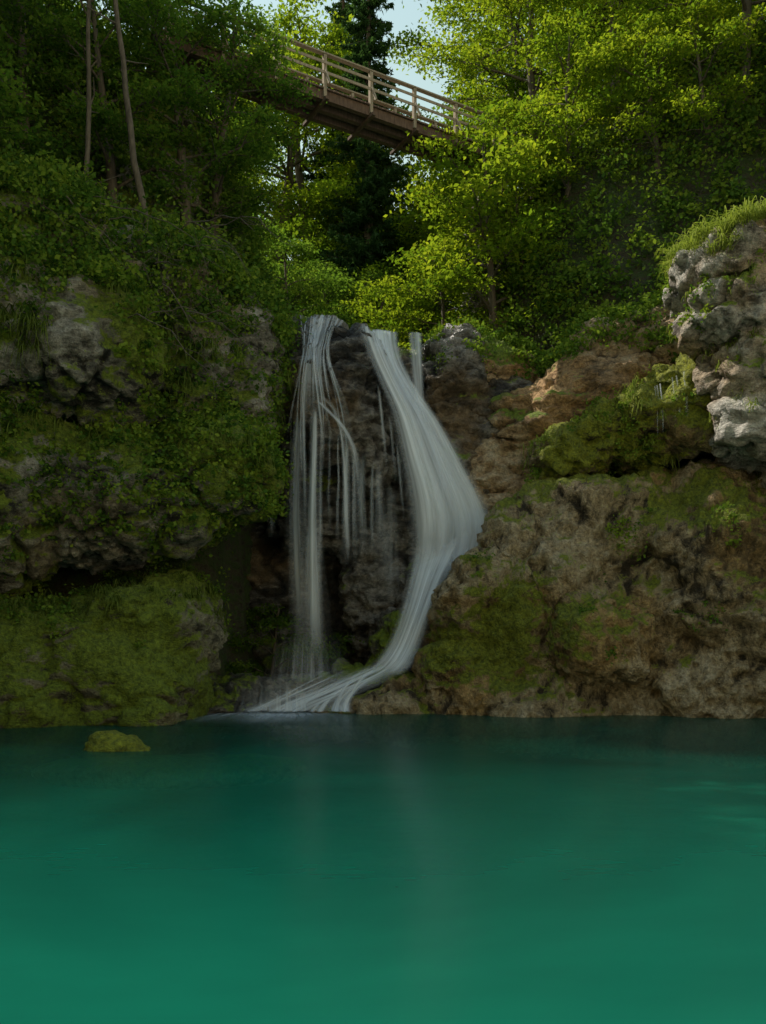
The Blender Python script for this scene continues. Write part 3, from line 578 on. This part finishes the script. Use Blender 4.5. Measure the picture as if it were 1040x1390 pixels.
strand([(-2.3, 10.9, 0.3), (-1.9, 10.5, 0.3), (-1.4, 10.0, 0.3), (-1.0, 9.2, 0.35), (-0.85, 7.8, 0.45), (-0.8, 5.8, 0.6)], 1.0, 0, 0.85, 15, 0.45)
strand([(-2.4, 11.2, 0.2), (-1.7, 10.7, 0.25), (-1.35, 9.6, 0.3), (-1.25, 7.8, 0.4), (-1.2, 5.2, 0.5)], 1.0, 1, 0.95, 16, 0.45)
for k in range(7):
    x = rng.uniform(8.6, 11.0); zt = 9.6+0.5*(x-8.2)
    strand([(x, zt+1.0, 0.05, 29.6), (x, zt, 0.07, 29.3), (x, zt-0.9, 0.08, 29.25)], 1.0, 1, 0.6, 200+k, 0.4)
wf_me = make_mesh('waterfall', np.concatenate(WF.V), np.concatenate(WF.F), [M_fall, M_veil], np.concatenate(WF.m), np.concatenate(WF.t), uv=np.concatenate(WUV))
add_obj('waterfall', wf_me)

# ---------------------------------------------------------------- bridge
A0 = np.array([-3.6, 36.0]); dirb = np.array([8.2, 4.8]); dirb /= np.linalg.norm(dirb); perp = np.array([-dirb[1], dirb[0]])
def bp3(s, t, z): q = A0+dirb*s+perp*t; return np.array([q[0], q[1], z])
BB = bmesh.new()
def beam(p, q, w, h, mi, up=(0, 0, 1)):
    p = np.array(p, float); q = np.array(q, float); d = q-p; L = np.linalg.norm(d); d /= L
    upv = np.array(up, float)
    if abs(d@upv) > 0.95: upv = np.array([dirb[0], dirb[1], 0])
    s = np.cross(d, upv); s /= np.linalg.norm(s); u = np.cross(s, d)
    vs = []
    for e in (p, q):
        for a, b in ((-1, -1), (1, -1), (1, 1), (-1, 1)): vs.append(BB.verts.new(e+s*a*w/2+u*b*h/2))
    for f in ((3, 2, 1, 0), (4, 5, 6, 7), (0, 1, 5, 4), (1, 2, 6, 5), (2, 3, 7, 6), (3, 0, 4, 7)):
        fc = BB.faces.new([vs[k] for k in f]); fc.material_index = mi
Zd = 24.95; S0, S1 = -6.0, 11.5; Wd = 0.8
for t in (-Wd+0.12, 0, Wd-0.12): beam(bp3(S0, t, Zd-0.34), bp3(S1, t, Zd-0.34), 0.22, 0.38, 1)
s = S0
while s < S1:
    beam(bp3(s+0.1, -Wd-0.08, Zd-0.10+rng.uniform(-0.005, 0.005)), bp3(s+0.1, Wd+0.08, Zd-0.10), 0.19, 0.07, 1); s += 0.21
for t in (-Wd-0.02, Wd+0.02):
    s = S0+0.5
    while s < S1:
        beam(bp3(s, t, Zd-0.45), bp3(s, t, Zd+1.25), 0.17, 0.13, 0)
        beam(bp3(s, t+(-0.45 if t < 0 else 0.45), Zd-0.12), bp3(s, t+(-0.02 if t < 0 else 0.02), Zd+0.75), 0.07, 0.09, 0)
        s += 2.15
    o = -0.10 if t < 0 else 0.10
    beam(bp3(S0, t, Zd+1.30), bp3(S1, t, Zd+1.30), 0.2, 0.06, 0)
    for zz in (0.5, 0.9): beam(bp3(S0, t+o, Zd+zz), bp3(S1, t+o, Zd+zz), 0.04, 0.11, 0)
for s in np.arange(S0+0.5, S1, 2.15): beam(bp3(s, -Wd-0.3, Zd-0.60), bp3(s, Wd+0.3, Zd-0.60), 0.14, 0.12, 1)
bme = bpy.data.meshes.new('wooden_footbridge'); BB.to_mesh(bme); BB.free()
bme.materials.append(M_wood); bme.materials.append(M_girder)
add_obj('wooden_footbridge', bme)
ab = rock('stone_abutment', [(5.0, 41.4, 19, 1.2, 1.4, 4.9), (5.3, 41.8, 16, 1.8, 1.8, 5)], M_lime, voxel=0.12, big=0.1, blocks=0.3, fine=0.06, seed=950, squash=(1, 1, 1.3), moss=0.35)
ab2 = rock('stone_abutment.001', [(-8.6, 33.4, 19, 1.8, 1.4, 4.9)], M_left, voxel=0.12, big=0.1, blocks=0.3, fine=0.06, seed=970, squash=(1, 1, 1.3), moss=0.6)

BR = Acc()
for k in range(30):
    st = np.array([rng.uniform(-10.5, -5.2), rng.uniform(24.9, 27.2), rng.uniform(11.5, 15.5)])
    L = rng.uniform(1.2, 3.6); d = np.array([rng.uniform(0.2, 1), rng.uniform(-0.6, 0), rng.uniform(-0.3, 0.2)]); d /= np.linalg.norm(d)
    q = np.linspace(0, 1, 8)[:, None]
    pts = st+d*L*q+np.array([0, 0, -1])*(L*rng.uniform(0.2, 0.8))*q**2+np.cumsum(rng.normal(size=(8, 3))*0.04*L, 0)
    BR.add(*tube(pts, 0.022*(1-q[:, 0]*0.8), 4), 0, 0.5)
    for j in range(5):
        i0 = rng.integers(2, 7); e = pts[i0]+rng.normal(size=3)*0.35+d*0.4
        BR.add(*tube(np.stack([pts[i0], (pts[i0]+e)/2+rng.normal(size=3)*0.05, e]), [0.010, 0.007, 0.004], 3), 0, 0.5)
for (x0, y0, z0, x1, y1, z1, rr) in [(-7.2, 28.2, 14.5, -8.6, 27.4, 24, 0.13), (-9.4, 27.9, 14.5, -8.9, 27.5, 25, 0.10)]:
    q = np.linspace(0, 1, 10)[:, None]; pts = np.array([x0, y0, z0])*(1-q)+np.array([x1, y1, z1])*q+np.cumsum(rng.normal(size=(10, 3))*0.05, 0)
    BR.add(*tube(pts, rr*(1-q[:, 0]*0.5), 7), 0, 0.5)
    for j in range(6):
        i0 = rng.integers(2, 9); e = pts[i0]+np.array([rng.normal()*0.9, rng.normal()*0.5, rng.uniform(0.2, 1.0)])
        BR.add(*tube(np.stack([pts[i0], (pts[i0]+e)/2+rng.normal(size=3)*0.08, e]), [0.035, 0.022, 0.008], 4), 0, 0.5)
add_obj('bare_branches', BR.mesh('bare_branches', [M_bark]))

# ---------------------------------------------------------------- light, world, camera
sd = Vector((-0.58, 0.29, 0.76)).normalized()
el = math.asin(sd.z); rot = math.atan2(sd.x, sd.y)
w = bpy.data.worlds.new('World'); scene.world = w; w.use_nodes = True
nt = w.node_tree; bg = nt.nodes['Background']; sky = nt.nodes.new('ShaderNodeTexSky'); sky.sky_type = 'NISHITA'; sky.sun_disc = False
sky.sun_elevation = el; sky.sun_rotation = rot % (2*math.pi); sky.air_density = 3.8; sky.dust_density = 0.6; sky.ozone_density = 3.5
nt.links.new(sky.outputs[0], bg.inputs[0]); bg.inputs[1].default_value = 0.15
L = bpy.data.lights.new('sun', 'SUN'); L.energy = 5.0; L.angle = math.radians(0.5); L.color = (1, 0.93, 0.80)
lo = bpy.data.objects.new('sun', L); scene.collection.objects.link(lo); lo.rotation_euler = sd.to_track_quat('Z', 'Y').to_euler(); lo.location = (-20, -10, 60)
cam = bpy.data.cameras.new('camera'); co = bpy.data.objects.new('camera', cam); scene.collection.objects.link(co); scene.camera = co
co.location = (0, 0, 2.2); co.rotation_euler = (math.radians(90), 0, 0)
cam.sensor_width = 36; cam.lens = 1200/1390*36; cam.shift_y = 185/1390; cam.clip_end = 1500; cam.clip_start = 0.1
scene.view_settings.view_transform = 'Standard'; scene.view_settings.look = 'None'; scene.view_settings.exposure = 0
print('verts', sum(len(o.data.vertices) for o in scene.objects if o.type == 'MESH'))
